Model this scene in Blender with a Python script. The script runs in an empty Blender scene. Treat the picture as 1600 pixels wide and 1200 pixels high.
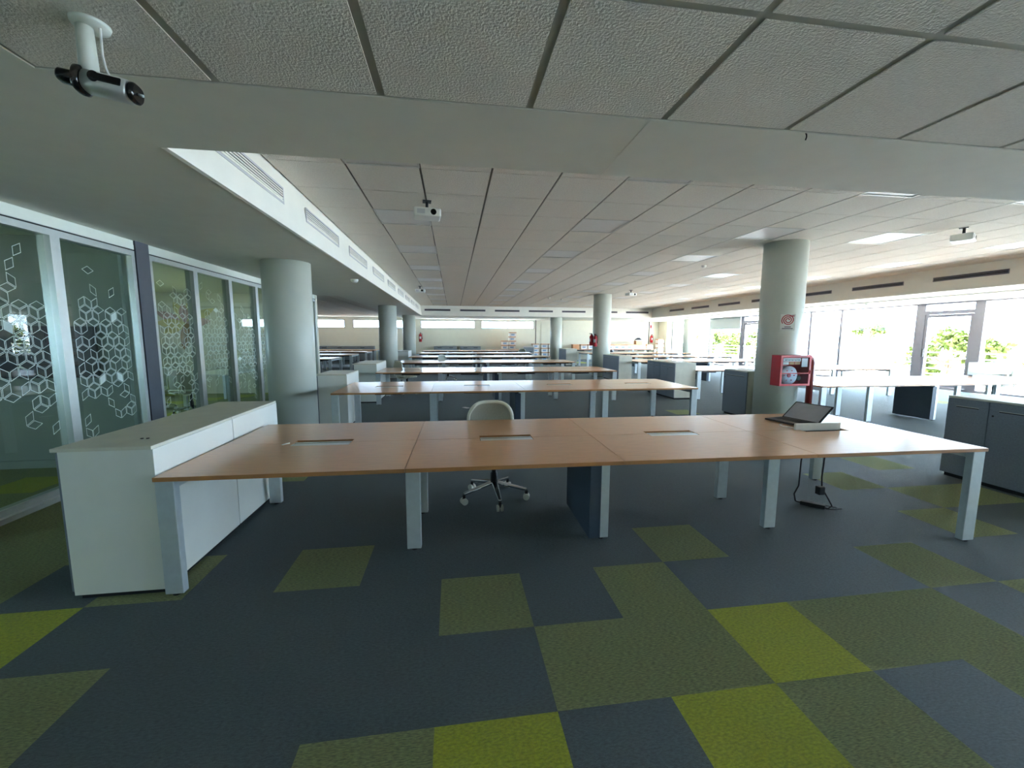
import bpy, bmesh, math, random
from mathutils import Vector, Matrix
random.seed(7)
PI = math.pi
sc = bpy.context.scene
C = sc.collection

# ------------------------------------------------------------------ camera
cam = bpy.data.cameras.new('camera'); camo = bpy.data.objects.new('camera', cam); C.objects.link(camo)
F, YAW, PITCH, ROLL = 638.42, 0.1425, -0.1156, 0.0038
cy, sy = math.cos(YAW), math.sin(YAW); cp, sp = math.cos(PITCH), math.sin(PITCH)
fw = Vector((sy*cp, cy*cp, sp)); rt = Vector((cy, -sy, 0)); up = rt.cross(fw)
cr, sr = math.cos(ROLL), math.sin(ROLL)
r2, u2 = cr*rt + sr*up, -sr*rt + cr*up
m = Matrix((r2, u2, -fw)).transposed().to_4x4(); m.translation = Vector((0.0925, -1.4751, 1.5347))
camo.matrix_world = m
cam.sensor_width = 36; cam.lens = F*36/1600; cam.clip_start = 0.05; cam.clip_end = 300
sc.camera = camo

# ------------------------------------------------------------------ world, light, exposure
w = bpy.data.worlds.new('sky'); sc.world = w; w.use_nodes = True
bg = w.node_tree.nodes['Background']
bg.inputs[0].default_value = (0.56, 0.77, 1.0, 1); bg.inputs[1].default_value = 13.0
sc.view_settings.view_transform = 'Standard'; sc.view_settings.look = 'None'
sc.view_settings.gamma = 1; sc.view_settings.use_curve_mapping = False
sc.view_settings.exposure = 1.08
sc.cycles.max_bounces = 10; sc.cycles.diffuse_bounces = 6; sc.cycles.glossy_bounces = 4
sc.cycles.transparent_max_bounces = 12; sc.cycles.sample_clamp_indirect = 8.0
sc.cycles.caustics_reflective = False; sc.cycles.caustics_refractive = False
def portal(name, loc, sx, sy_, rot):
    l = bpy.data.lights.new(name, 'AREA'); l.shape = 'RECTANGLE'; l.size = sx; l.size_y = sy_
    l.cycles.is_portal = True
    o = bpy.data.objects.new(name, l); o.location = loc; o.rotation_euler = rot; C.objects.link(o)
portal('window_portal', (14.80, 9.9, 1.3), 2.5, 28.6, (0, PI/2, 0))
added_sun = bpy.data.lights.new('added_sun', 'SUN'); added_sun.energy = 62; added_sun.angle = math.radians(.5); added_sun.color = (1, .89, .80)  # added so the terrace bounces light up onto the ceilings
so = bpy.data.objects.new('added_sun', added_sun); so.rotation_euler = (0, math.radians(9), 0); C.objects.link(so)
portal('clerestory_portal', (-2.0, 25.75, 2.29), 16.0, 0.5, (-PI/2, 0, 0))

# ------------------------------------------------------------------ heights
H = 0.7305          # desk top
ZL = 2.62           # lower plaster ceiling
ZT = 3.146          # raised tile ceiling
XG = -3.6           # glass partition
XW = 14.6           # window wall
YB = 25.5           # back wall

# ------------------------------------------------------------------ materials
def s2l(c): return tuple((x/255/12.92 if x/255 <= .04045 else ((x/255+.055)/1.055)**2.4) for x in c)
M = {}
def mat(name, rgb, rough=.5, metal=0, spec=.5, noise=0, nscale=40, bump=0, bscale=200, coat=0, stretch=None, alpha=None):
    m = bpy.data.materials.new(name); m.use_nodes = True; nt = m.node_tree; b = nt.nodes['Principled BSDF']
    c = (*s2l(rgb), 1)
    b.inputs['Base Color'].default_value = c; b.inputs['Roughness'].default_value = rough
    b.inputs['Metallic'].default_value = metal; b.inputs['Specular IOR Level'].default_value = spec
    b.inputs['Coat Weight'].default_value = coat; b.inputs['Coat Roughness'].default_value = .14
    tc = nt.nodes.new('ShaderNodeTexCoord'); mp = nt.nodes.new('ShaderNodeMapping')
    nt.links.new(tc.outputs['Object'], mp.inputs[0])
    if stretch: mp.inputs['Scale'].default_value = stretch
    if noise:
        n = nt.nodes.new('ShaderNodeTexNoise'); n.inputs['Scale'].default_value = nscale; n.inputs['Detail'].default_value = 5
        nt.links.new(mp.outputs[0], n.inputs['Vector'])
        r = nt.nodes.new('ShaderNodeValToRGB')
        r.color_ramp.elements[0].position = .3; r.color_ramp.elements[1].position = .7
        r.color_ramp.elements[0].color = (*[x*(1-noise) for x in c[:3]], 1)
        r.color_ramp.elements[1].color = (*[min(1, x*(1+noise)) for x in c[:3]], 1)
        nt.links.new(n.outputs['Fac'], r.inputs[0]); nt.links.new(r.outputs[0], b.inputs['Base Color'])
    if bump:
        n = nt.nodes.new('ShaderNodeTexNoise'); n.inputs['Scale'].default_value = bscale; n.inputs['Detail'].default_value = 3
        nt.links.new(mp.outputs[0], n.inputs['Vector'])
        bp = nt.nodes.new('ShaderNodeBump'); bp.inputs['Strength'].default_value = bump; bp.inputs['Distance'].default_value = .01
        nt.links.new(n.outputs['Fac'], bp.inputs['Height']); nt.links.new(bp.outputs[0], b.inputs['Normal'])
    if alpha is not None: b.inputs['Alpha'].default_value = alpha
    if name.startswith('carpet'):
        b.inputs['Sheen Weight'].default_value = .25; b.inputs['Sheen Roughness'].default_value = .35; b.inputs['Sheen Tint'].default_value = (.85,.95,1,1)
    M[name] = m; return m
mat('plaster', (226,227,218), .8, spec=.2, noise=.02, nscale=6)
mat('soffit_white', (240,238,228), .7, spec=.25, noise=.015, nscale=5)
mat('wall_cream', (226,224,208), .75, spec=.2, noise=.02, nscale=4)
mat('wall_dark', (158,166,160), .8, spec=.2, noise=.04, nscale=3)
mat('ceiling_tile', (224,220,211), .9, spec=.1, noise=.05, nscale=60, bump=.75, bscale=95)
mat('t_bar', (110,108,100), .5, spec=.3)
mat('t_bar_near', (176,176,166), .5, spec=.3)
mat('t_bar_white', (200,200,195), .4, spec=.4)
mat('column_paint', (204,208,198), .38, spec=.4, noise=.02, nscale=4)
mat('carpet_dark', (64,78,82), .68, spec=.5, noise=.5, nscale=55, bump=.9, bscale=220, stretch=(1,2.6,1))
mat('carpet_olive', (142,150,96), .95, spec=.2, noise=.5, nscale=48, bump=.9, bscale=200, stretch=(1,4.5,1))
mat('carpet_lime', (170,178,40), .95, spec=.2, noise=.3, nscale=60, bump=.9, bscale=220, stretch=(1,2,1))
mat('beech', (208,150,100), .3, spec=.6, coat=.45, noise=.10, nscale=3.5, stretch=(2,26,2))
mat('beech_edge', (176,124,78), .4, noise=.1, nscale=6, stretch=(1,1,12))
mat('leg_silver', (204,214,218), .38, metal=.3, noise=.05, nscale=20)
mat('steel_dark', (62,66,72), .5, metal=.3, noise=.05, nscale=20)
mat('riser_navy', (62,76,92), .5, noise=.06, nscale=30)
mat('flap_silver', (190,190,185), .3, metal=.7, noise=.04, nscale=30)
mat('black', (18,19,21), .5, noise=.1, nscale=40)
mat('black_gloss', (12,13,16), .12, noise=.05, nscale=40)
mat('cab_white', (232,234,228), .42, spec=.4, noise=.02, nscale=5)
mat('cab_cream', (214,212,198), .45, spec=.4, noise=.05, nscale=8)
mat('cab_grey', (118,128,142), .5, spec=.4, noise=.08, nscale=60)
mat('gap_dark', (30,31,33), .8)
mat('alu', (198,202,200), .35, metal=.6, noise=.03, nscale=20)
mat('alu_white', (222,226,216), .5, noise=.02, nscale=10)
mat('post_grey', (74,78,86), .6, noise=.05, nscale=15)
mat('frame_grey', (128,124,132), .5, noise=.03, nscale=10)
mat('louver_dark', (96,96,104), .5, metal=.3)
mat('grille_light', (204,204,206), .45, metal=.1)
mat('red', (178,28,40), .35, spec=.5, noise=.06, nscale=10)
mat('red_dark', (120,34,30), .4, noise=.1, nscale=12)
mat('white_plastic', (232,232,226), .35, noise=.02, nscale=20)
mat('reel_grey', (196,204,212), .5, noise=.05, nscale=30)
mat('chair_white', (226,228,216), .45, noise=.02, nscale=20)
mat('mesh_grey', (176,178,166), .8, noise=.12, nscale=60, stretch=(8,1,1))
mat('chrome', (205,208,212), .12, metal=1, noise=.02, nscale=20)
mat('paper', (226,222,220), .8, noise=.04, nscale=8)
mat('cardboard', (198,150,112), .85, noise=.08, nscale=12)
mat('box_white', (236,232,228), .8, noise=.03, nscale=12)
mat('label_blue', (120,160,200), .7); mat('label_grey', (130,128,140), .7)
mat('blind', (172,178,176), .8, noise=.03, nscale=30)
mat('terrace', (232,230,222), .9, noise=.05, nscale=3)
mat('concrete', (205,205,200), .9, noise=.1, nscale=3)
mat('leaf', (72,86,16), .7, noise=.35, nscale=3); mat('bark', (110,90,70), .9, noise=.2, nscale=10)
mat('lily_pink', (206,166,164), .8, noise=.25, nscale=5); mat('lily_yellow', (214,202,132), .8, noise=.25, nscale=5)
mat('lily_brown', (150,110,60), .8, noise=.2, nscale=8)
mat('text_dark', (50,50,60), .7)
mat('display_reflection', (168,168,176), .45, noise=.08, nscale=8)  # pale grey stands in for the ceiling reflected in the laptop screen
mat('screen_dark', (120,126,132), .45, noise=.05, nscale=5)
mat('screen_grey', (150,156,160), .4, noise=.06, nscale=4)
mat('diffuser', (222,222,220), .42, spec=.6, noise=.03, nscale=60)
def glass(name, tint=(.93,.97,.95), ior=1.5, boost=1.0):
    m = bpy.data.materials.new(name); m.use_nodes = True; nt = m.node_tree; nt.nodes.clear()
    o = nt.nodes.new('ShaderNodeOutputMaterial'); t = nt.nodes.new('ShaderNodeBsdfTransparent'); g = nt.nodes.new('ShaderNodeBsdfGlossy')
    fr = nt.nodes.new('ShaderNodeFresnel'); fr.inputs[0].default_value = ior; mx = nt.nodes.new('ShaderNodeMixShader')
    mu = nt.nodes.new('ShaderNodeMath'); mu.operation = 'MULTIPLY'; mu.inputs[1].default_value = boost; mu.use_clamp = True
    t.inputs[0].default_value = (*tint, 1); g.inputs['Roughness'].default_value = .0
    nt.links.new(fr.outputs[0], mu.inputs[0]); ge = nt.nodes.new('ShaderNodeNewGeometry'); iv = nt.nodes.new('ShaderNodeMath'); iv.operation = 'SUBTRACT'; iv.inputs[0].default_value = 1
    m2 = nt.nodes.new('ShaderNodeMath'); m2.operation = 'MULTIPLY'
    nt.links.new(ge.outputs['Backfacing'], iv.inputs[1]); nt.links.new(iv.outputs[0], m2.inputs[0]); nt.links.new(mu.outputs[0], m2.inputs[1])
    nt.links.new(m2.outputs[0], mx.inputs[0])
    nt.links.new(t.outputs[0], mx.inputs[1]); nt.links.new(g.outputs[0], mx.inputs[2]); nt.links.new(mx.outputs[0], o.inputs[0])
    M[name] = m
glass('glass_room', (.80,.86,.83), 1.55, 1.3); glass('glass_window', (.98,.99,.99), 1.45, .6); glass('glass_box', (.95,.97,1), 1.45, .8)
def film():
    m = bpy.data.materials.new('frosted_film'); m.use_nodes = True; nt = m.node_tree; nt.nodes.clear()
    o = nt.nodes.new('ShaderNodeOutputMaterial'); t = nt.nodes.new('ShaderNodeBsdfTransparent'); g = nt.nodes.new('ShaderNodeBsdfDiffuse')
    l = nt.nodes.new('ShaderNodeBsdfTranslucent'); l.inputs[0].default_value = (.8,.9,.86,1)
    g.inputs[0].default_value = (.8,.9,.86,1); a = nt.nodes.new('ShaderNodeMixShader'); a.inputs[0].default_value = .35
    mx = nt.nodes.new('ShaderNodeMixShader'); mx.inputs[0].default_value = .85
    nt.links.new(g.outputs[0], a.inputs[1]); nt.links.new(l.outputs[0], a.inputs[2])
    nt.links.new(t.outputs[0], mx.inputs[1]); nt.links.new(a.outputs[0], mx.inputs[2]); nt.links.new(mx.outputs[0], o.inputs[0])
    M['film'] = m
film()

# ------------------------------------------------------------------ mesh helpers
class MB:
    def __init__(s, mats): s.bm = bmesh.new(); s.mats = [mats] if isinstance(mats, str) else list(mats)
    def box(s, x0, x1, y0, y1, z0, z1, mi=0, skip=()):
        v = [s.bm.verts.new(p) for p in ((x0,y0,z0),(x1,y0,z0),(x1,y1,z0),(x0,y1,z0),(x0,y0,z1),(x1,y0,z1),(x1,y1,z1),(x0,y1,z1))]
        for k, f in enumerate(((0,3,2,1),(4,5,6,7),(0,1,5,4),(1,2,6,5),(2,3,7,6),(3,0,4,7))):
            if k in skip: continue
            s.bm.faces.new([v[i] for i in f]).material_index = mi
        return s
    def poly(s, pts, mi=0):
        s.bm.faces.new([s.bm.verts.new(p) for p in pts]).material_index = mi; return s
    def prism(s, pts, d, mi=0, mi_side=None):
        """extrude polygon pts (3D) along vector d"""
        d = Vector(d); a = [s.bm.verts.new(p) for p in pts]; b = [s.bm.verts.new(Vector(p)+d) for p in pts]
        s.bm.faces.new(a[::-1]).material_index = mi; s.bm.faces.new(b).material_index = mi
        n = len(pts)
        for i in range(n):
            s.bm.faces.new((a[i], a[(i+1)%n], b[(i+1)%n], b[i])).material_index = mi if mi_side is None else mi_side
        return s
    def tube(s, path, r, mi=0, n=10, cap=True):
        path = [Vector(p) for p in path]; rs = r if isinstance(r, (list, tuple)) else [r]*len(path)
        rings = []; prev = None
        for i, p in enumerate(path):
            d = (path[min(i+1, len(path)-1)] - path[max(i-1, 0)]).normalized()
            if prev is None:
                a = Vector((0,0,1)) if abs(d.z) < .9 else Vector((1,0,0)); u = d.cross(a).normalized()
            else: u = (prev - d*prev.dot(d)).normalized()
            prev = u; v = d.cross(u)
            rings.append([s.bm.verts.new(p + (u*math.cos(t)+v*math.sin(t))*rs[i]) for t in [2*PI*k/n for k in range(n)]])
        for a, b in zip(rings, rings[1:]):
            for k in range(n):
                f = s.bm.faces.new((a[k], a[(k+1)%n], b[(k+1)%n], b[k])); f.material_index = mi; f.smooth = True
        if cap:
            s.bm.faces.new(rings[0][::-1]).material_index = mi; s.bm.faces.new(rings[-1]).material_index = mi
        return s
    def lathe(s, prof, c=(0,0,0), mi=0, n=32, axis='Z'):
        rings = []
        for r, z in prof:
            ring = []
            for k in range(n):
                t = 2*PI*k/n; x, y = r*math.cos(t), r*math.sin(t)
                p = {'Z': (x, y, z), 'Y': (x, z, y), 'X': (z, x, y)}[axis]
                ring.append(s.bm.verts.new(Vector(c)+Vector(p)))
            rings.append(ring)
        for a, b in zip(rings, rings[1:]):
            for k in range(n):
                f = s.bm.faces.new((a[k], a[(k+1)%n], b[(k+1)%n], b[k])); f.material_index = mi; f.smooth = True
        if prof[0][0] > 1e-5: s.bm.faces.new(rings[0][::-1]).material_index = mi
        if prof[-1][0] > 1e-5: s.bm.faces.new(rings[-1]).material_index = mi
        return s
    def build(s, name, parent=None, bevel=0, seg=2, fix=True):
        if fix: bmesh.ops.recalc_face_normals(s.bm, faces=s.bm.faces)
        me = bpy.data.meshes.new(name); s.bm.to_mesh(me); s.bm.free()
        for n in s.mats: me.materials.append(M[n])
        o = bpy.data.objects.new(name, me); C.objects.link(o)
        if parent: o.parent = parent
        if bevel:
            b = o.modifiers.new('bevel', 'BEVEL'); b.width = bevel; b.segments = seg; b.limit_method = 'ANGLE'; b.angle_limit = .6
        return o
def tag(o, label, cat, group=None):
    o['label'] = label; o['category'] = cat
    if group: o['group'] = group
    return o
def thing(name, label, cat, loc=(0,0,0), rz=0, group=None):
    o = bpy.data.objects.new(name, None); C.objects.link(o); o.location = loc; o.rotation_euler = (0,0,rz)
    o.empty_display_size = .1
    return tag(o, label, cat, group)
def struct(o): o['kind'] = 'structure'; return o
def sbox(name, a, m, **k): return struct(MB(m).box(*a).build(name, **k))
def dup(root, loc, rz=0, label=None, group=None):
    r = root.copy(); C.objects.link(r); r.location = loc; r.rotation_euler = (0,0,rz)
    if label: r['label'] = label
    if group: r['group'] = group
    for ch in list(root.children):
        c = ch.copy(); C.objects.link(c); c.parent = r
        for g in ch.children:
            d = g.copy(); C.objects.link(d); d.parent = c
    return r
ORD = ['first','second','third','fourth','fifth','sixth','seventh','eighth','ninth','tenth','eleventh','twelfth']

# ================================================================== SETTING
# ---- floor: carpet tiles 0.5 m, colour by tile
olive_and_glare = {(-1,-1),(1,0),(2,0),(3,-1),(4,0),(5,0),(5,-1),(2,1),(3,2),(0,1),(-2,2),(6,1),(7,0),(8,2),(9,3),(8,4),(10,5),
         (-4,0),(-4,2),(-4,6),(23,13),(9,8),(11,9),(-5,3),(-5,5),(-6,4),(-6,7),(-6,2),(-7,2),(-6,3),(-7,3),(-7,4),(-5,6),(-7,6),(-7,5),(-6,5),(14,44),(16,43),(6,-1),(11,11),(9,12),(10,3),(-3,-2),(4,-2)}  # the tile nearest the window wall paints light glare onto the carpet
lime = {(0,-1),(2,-1),(3,0),(-5,1),(14,43),(15,44),(15,43),(15,45),(14,45),(7,-2),(1,-2)}
fb = MB(['carpet_dark','carpet_olive','carpet_lime'])
for i in range(-24, 30):
    if i < -15 and False: continue
    for j in range(-11, 52):
        x0, x1, y0, y1 = i*.5, min(i*.5+.5, 14.7), j*.5, j*.5+.5
        mi = 1 if (i,j) in olive_and_glare else 2 if (i,j) in lime else 0
        if i < -7: mi = (2 if (i*7+j*3) % 5 == 0 else 1) if j < 21 else 0
        fb.poly(((x0,y0,0),(x1,y0,0),(x1,y1,0),(x0,y1,0)), mi)
struct(fb.build('floor', fix=False))

# ---- tile ceilings
T = .695; TX0, TY0 = -.9 - T, 2.766 - 2*T - .05
def tile_ceiling(x0, y0, nx, ny, z, skip=(), gx=.022, gy=.010, t=T, dz=.013, tb='t_bar'):
    b = MB(['ceiling_tile',tb])
    for i in range(nx):
        for j in range(ny):
            if (i,j) in skip: continue
            a, c = x0+i*t, y0+j*t
            b.box(a+gx/2, a+t-gx/2, c+gy/2, c+t-gy/2, z, z+.015, 0, skip=(1,))
    b.poly(((x0,y0,z+dz),(x0,y0+ny*t,z+dz),(x0+nx*t,y0+ny*t,z+dz),(x0+nx*t,y0,z+dz)), 1)
    return struct(b.build('ceiling', fix=False))
LC, LR = [1, 5, 9, 12, 16], list(range(0, 9))
lights = set((i, 1+3*j) for i in LC for j in LR)
NX, NY = 19, 29
tile_ceiling(TX0, 1.378-.0, NX, NY-1, ZT, skip=lights)
NT = .686
tile_ceiling(-.905-NT-.0, .598-9*NT, 24, 9, ZL, t=NT, gx=.036, gy=.032, dz=.005, tb='t_bar_near')
# plaster around: beam strip, left plaster, right plaster, back plaster
sbox('ceiling', (-1.592, 1.09, .598, 1.31, ZL, ZL+.2), 'plaster'); sbox('ceiling', (1.09, 14.9, .598, 1.31, ZL-.001, ZL+.2), 'plaster')
sbox('ceiling', (-1.592, -1.552, 1.312, 20.9, ZL, ZL+.02), 'plaster')
b = MB(['soffit_white','plaster'])
b.box(-1.56, 14.9, 1.31, 1.33, ZL+.01, 3.3, 0); struct(b.build('trim_1'))
sbox('ceiling', (-7.9, -1.592, -5.6, 10.4, ZL, ZL+.25), 'plaster')
sbox('ceiling', (-3.0, -1.62, 10.4, 25.6, ZL, ZL+.25), 'plaster')
sbox('ceiling', (11.44, 14.9, 1.34, 25.6, ZL, ZL+.25), 'plaster')
sbox('ceiling', (-1.62, 11.44, 20.94, 25.6, ZL, ZL+.25), 'plaster')
tile_ceiling(-11.99, 10.42, 13, 22, ZL+.1, gx=.02)
sbox('ceiling', (-8.0, 15, -5.8, 10.42, 3.45, 3.55), 'plaster'); sbox('ceiling', (-12.2, 15, 10.42, 25.8, 3.45, 3.55), 'plaster')
# soffit faces
def vface(name, pts):
    b = MB('soffit_white'); b.poly(pts); o = struct(b.build(name, fix=False)); s = o.modifiers.new('solid','SOLIDIFY'); s.thickness=.03; s.offset=-1; return o
vface('trim_2', ((-1.545,1.31,ZL),(-1.545,20.9,ZL),(-1.62,20.9,3.3),(-1.62,1.31,3.3)))
sbox('trim_3', (11.4, 11.43, 1.33, 20.93, ZL-.002, 3.3), 'plaster')
sbox('trim_4', (-1.6, 11.4, 20.9, 20.93, ZL-.002, 3.3), 'soffit_white')
sbox('trim_5', (12.6, 14.55, 1.4, 25.4, ZL-.03, ZL+.001), 'soffit_white')
# ---- walls
b = MB(['wall_cream','gap_dark'])
WIN = [(-10.0,-6.6),(-6.1,-2.3),(-1.95,1.5),(1.92,5.41)]
b.box(-12, 14.9, YB, YB+.25, 0, 2.06); b.box(-12, 14.9, YB, YB+.25, 2.52, 3.5)
xs = [-12] + [v for a in WIN for v in a] + [14.9]
for k in range(0, len(xs), 2): b.box(xs[k], xs[k+1], YB, YB+.25, 2.06, 2.52)
for x in (5.52, 13.53): b.box(x, x+.05, YB-.012, YB, 0, ZL, 1)
struct(b.build('wall_back'))
for n, (x0, x1) in enumerate([(5.9,6.9),(7.4,13.2)]): sbox('trim_%d' % (6+n), (x0, x1, YB-.03, YB, 1.2, ZL-.2), 'wall_cream')
sbox('wall_back', (14.75, 14.95, 24.25, 25.5, 0, 3.3), 'wall_cream')
sbox('wall_right', (14.25, 14.6, 24.3, 25.5, 0, ZL), 'wall_cream')
sbox('wall_right', (14.62, 14.9, -5.6, 25.6, ZL-.02, 3.5), 'plaster')
sbox('wall_right', (14.62, 14.9, -5.6, -4.2, 0, ZL-.02), 'plaster')
sbox('wall_front', (-8, 14.9, -5.8, -5.55, 0, 3.5), 'wall_cream')
sbox('wall_left', (-12.2, -12, 10.3, 25.8, 0, 3.5), 'wall_cream')
b = MB('wall_dark'); b.box(-8.0,-7.85,-5.55,10.3,0,.8).box(-8.0,-7.85,-5.55,10.3,2.3,3.4)
for y0_,y1_ in ((-5.55,-1.6),(-.3,6.3),(7.3,10.3)): b.box(-8.0,-7.85,y0_,y1_,.8,2.3)
struct(b.build('wall_left'))
for y0_,y1_ in ((-1.6,-.3),(6.3,7.3)):  # unseen windows, added to brighten the meeting rooms
    f_ = MB('frame_grey')
    for q in range(2):
        yy_ = y0_+(y1_-y0_-.05)*q; f_.box(-7.98,-7.90,yy_,yy_+.05,.8,2.3)
    f_.box(-7.98,-7.90,y0_,y1_,.8,.84).box(-7.98,-7.90,y0_,y1_,2.26,2.3); f_ = struct(f_.build('window_%d' % (60+int(y0_>0))))
    MB('glass_window').box(-7.95,-7.944,y0_+.05,y1_-.05,.84,2.26).build('pane', f_)
    portal('added_window_portal', (-8.05,(y0_+y1_)/2,1.55), 1.5, y1_-y0_, (0,-PI/2,0))
sbox('wall_meeting_room', (-7.85, XG-.06, 3.87, 4.17, 0, ZL), 'wall_dark')
sbox('wall_meeting_room', (-12, XG+.05, 10.3, 10.42, 0, ZL+.1), 'wall_cream')
sbox('baseboard_left', (-7.8, XG-.1, 3.84, 3.87, 0, .09), 'wall_dark')
# clerestory windows in back wall
k = 1
for x0, x1 in WIN:
    b = MB('frame_grey'); xm = (x0+x1)/2
    b.box(x0,x1,YB-.02,YB+.1,2.045,2.08).box(x0,x1,YB-.02,YB+.1,2.505,2.535)
    for x in (x0,xm-.02,x1-.03): b.box(x,x+.035,YB-.02,YB+.1,2.08,2.505)
    f = struct(b.build('window_%d' % k)); k += 1
    MB('glass_window').box(x0+.02,x1-.02,YB+.03,YB+.036,2.07,2.51).build('pane', f)
# right window wall
def win_bay(y0, y1, name, door=False, blind=False, lw=.06, rw=.06):
    b = MB('frame_grey'); x0, x1 = XW, XW+.16; zt = ZL-.02
    b.box(x0,x1,y0,y0+lw,0,zt); b.box(x0,x1,y1-rw,y1,0,zt); b.box(x0,x1,y0+lw,y1-rw,zt-.05,zt); b.box(x0,x1,y0+lw,y1-rw,0,.07)
    if door: b.box(x0,x1,y0+lw,y1-rw,2.25,2.35)
    f = struct(b.build(name))
    MB('glass_window').box(XW+.08,XW+.086,y0+lw,y1-rw,(2.35 if door else .07),zt-.05).build('pane', f)
    if door:
        l = MB('frame_grey'); a, c = y0+lw+.01, y1-rw-.01
        l.box(x0+.02,x1-.04,a,a+.07,.08,2.24).box(x0+.02,x1-.04,c-.07,c,.08,2.24).box(x0+.02,x1-.04,a+.07,c-.07,2.16,2.24).box(x0+.02,x1-.04,a+.07,c-.07,.08,.2)
        l = l.build('leaf', f)
        MB('glass_window').box(XW+.08,XW+.086,a+.07,c-.07,.2,2.16).build('pane', l)
        MB('black').box(XW-.03,XW+.02,c-.06,c-.03,.95,1.2).build('handle', l)
    if blind: MB('blind').box(XW-.03,XW-.022,y0+.05,y1-.05,1.97,zt-.02).tube(((XW-.03,y0+.05,zt-.05),(XW-.03,y1-.05,zt-.05)),.03).build('roller_blind', f)
bays = [(20.2,24.25,0,0,.05,.05),(17.62,20.2,0,1,.05,.05),(16.2,17.62,1,0,.12,.16),(13.54,16.2,0,0,.05,.12),(12.19,13.54,0,0,.05,.05),
        (9.62,12.19,0,0,.05,.05),(8.02,9.62,1,0,.18,.20),(5.4,8.02,0,0,.05,.05),(2.8,5.4,0,0,.05,.05),(.2,2.8,0,0,.05,.05),(-2,.2,0,0,.05,.05),(-4.2,-2,0,0,.05,.05)]
dn = 1
for y0,y1,d,bl,lw,rw in bays:
    if d: win_bay(y0,y1,'door_%d'%dn,True,bool(bl),lw,rw); dn += 1
    else: win_bay(y0,y1,'window_%d'%k,False,bool(bl),lw,rw); k += 1
# ---- glass partition with frosted lozenges
def film_mesh(y0, y1, par, seed):
    rnd = random.Random(seed); b = MB('film'); a = .088; x = XG+.012
    ux, uz = a*math.cos(PI/6), a*.5
    def rh(cy_, cz, kind, solid):
        c = {0: [(0,0),(ux,uz),(0,2*uz),(-ux,uz)], 1: [(0,0),(-ux,uz),(-ux,uz-a),(0,-a)], 2: [(0,0),(ux,uz),(ux,uz-a),(0,-a)]}[kind]
        mx_ = sum(p[0] for p in c)/4; mz = sum(p[1] for p in c)/4
        o_ = [(mx_+(p[0]-mx_)*.93, mz+(p[1]-mz)*.93) for p in c]; i_ = [(mx_+(p[0]-mx_)*.80, mz+(p[1]-mz)*.80) for p in c]
        P = lambda q: (x, cy_+q[0], cz+q[1])
        if min(cy_+p[0] for p in o_) < y0+.02 or max(cy_+p[0] for p in o_) > y1-.02: return
        if solid: b.poly([P(q) for q in o_]); return
        for k in range(4): b.poly([P(o_[k]), P(o_[(k+1)%4]), P(i_[(k+1)%4]), P(i_[k])])
    row = 0; z = .3
    while z < 2.45:
        yy = y0 + (ux if row % 2 else 0)
        while yy < y1:
            d = abs(z-1.38+.12*math.sin(yy*2.1))
            p = 1 if d < .25 else max(0, 1-(d-.25)/.75)**1.3*.85
            for kd in range(3):
                if rnd.random() < p*.9: rh(yy, z, kd, rnd.random() < .01)
            yy += 2*ux
        z += 1.5*a; row += 1
    return b.build('frosted_pattern', par, fix=False)
ys = [-3.4,-2.3,-1.25,-.2,.85,1.9,3.0,3.97]
ys2 = [4.2,5.1,6.03,6.95,7.9,8.8,9.6,10.28]
def pane_set(ys, k0, n0):
    n = n0
    for a, c in zip(ys, ys[1:]):
        b = MB(['alu','alu_white','black']); x0, x1 = XG-.06, XG+.05
        b.box(x0,x1,a,a+.048,.06,2.50); b.box(x0,x1,c-.048,c,.06,2.50)
        b.box(x0,x1,a+.048,c-.048,2.44,2.50); b.box(x0,x1,a,c,2.515,2.565,1)
        b.box(x0,x1+.012,a,c,.0,.045,0); b.box(x0,x1-.03,a+.055,c-.055,.045,.10,0); b.box(x0+.01,x1-.01,a,c,2.50,2.515,2)
        b.box(XG-.02,XG+.01,a+.055,a+.066,.1,2.44,2)
        f = struct(b.build('window_%d' % n)); n += 1
        MB('glass_room').box(XG-.004,XG+.004,a+.055,c-.055,.10,2.44).build('pane', f)
        film_mesh(a+.06, c-.06, f, n)
    return n
k = pane_set(ys, 0, k); k = pane_set(ys2, 0, k)
sbox('trim_8', (XG-.06, XG+.04, -3.4, 4.0, 2.565, ZL), 'alu_white'); sbox('trim_9', (XG-.06, XG+.04, 4.2, 10.3, 2.565, ZL), 'alu_white')
sbox('trim_10', (XG-.08, XG+.06, 3.98, 4.19, 0, ZL), 'post_grey')
sbox('wall_left', (XG-.06, XG+.05, -5.55, -3.4, 0, ZL), 'wall_dark')
# ---- outside: terrace slab, rails, trees
sbox('terrace_floor', (14.9, 18.2, -8, 40, -.25, -.06), 'terrace')
sbox('street_ground', (-60, 70, -30, 90, -3.6, -3.4), 'concrete')

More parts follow.
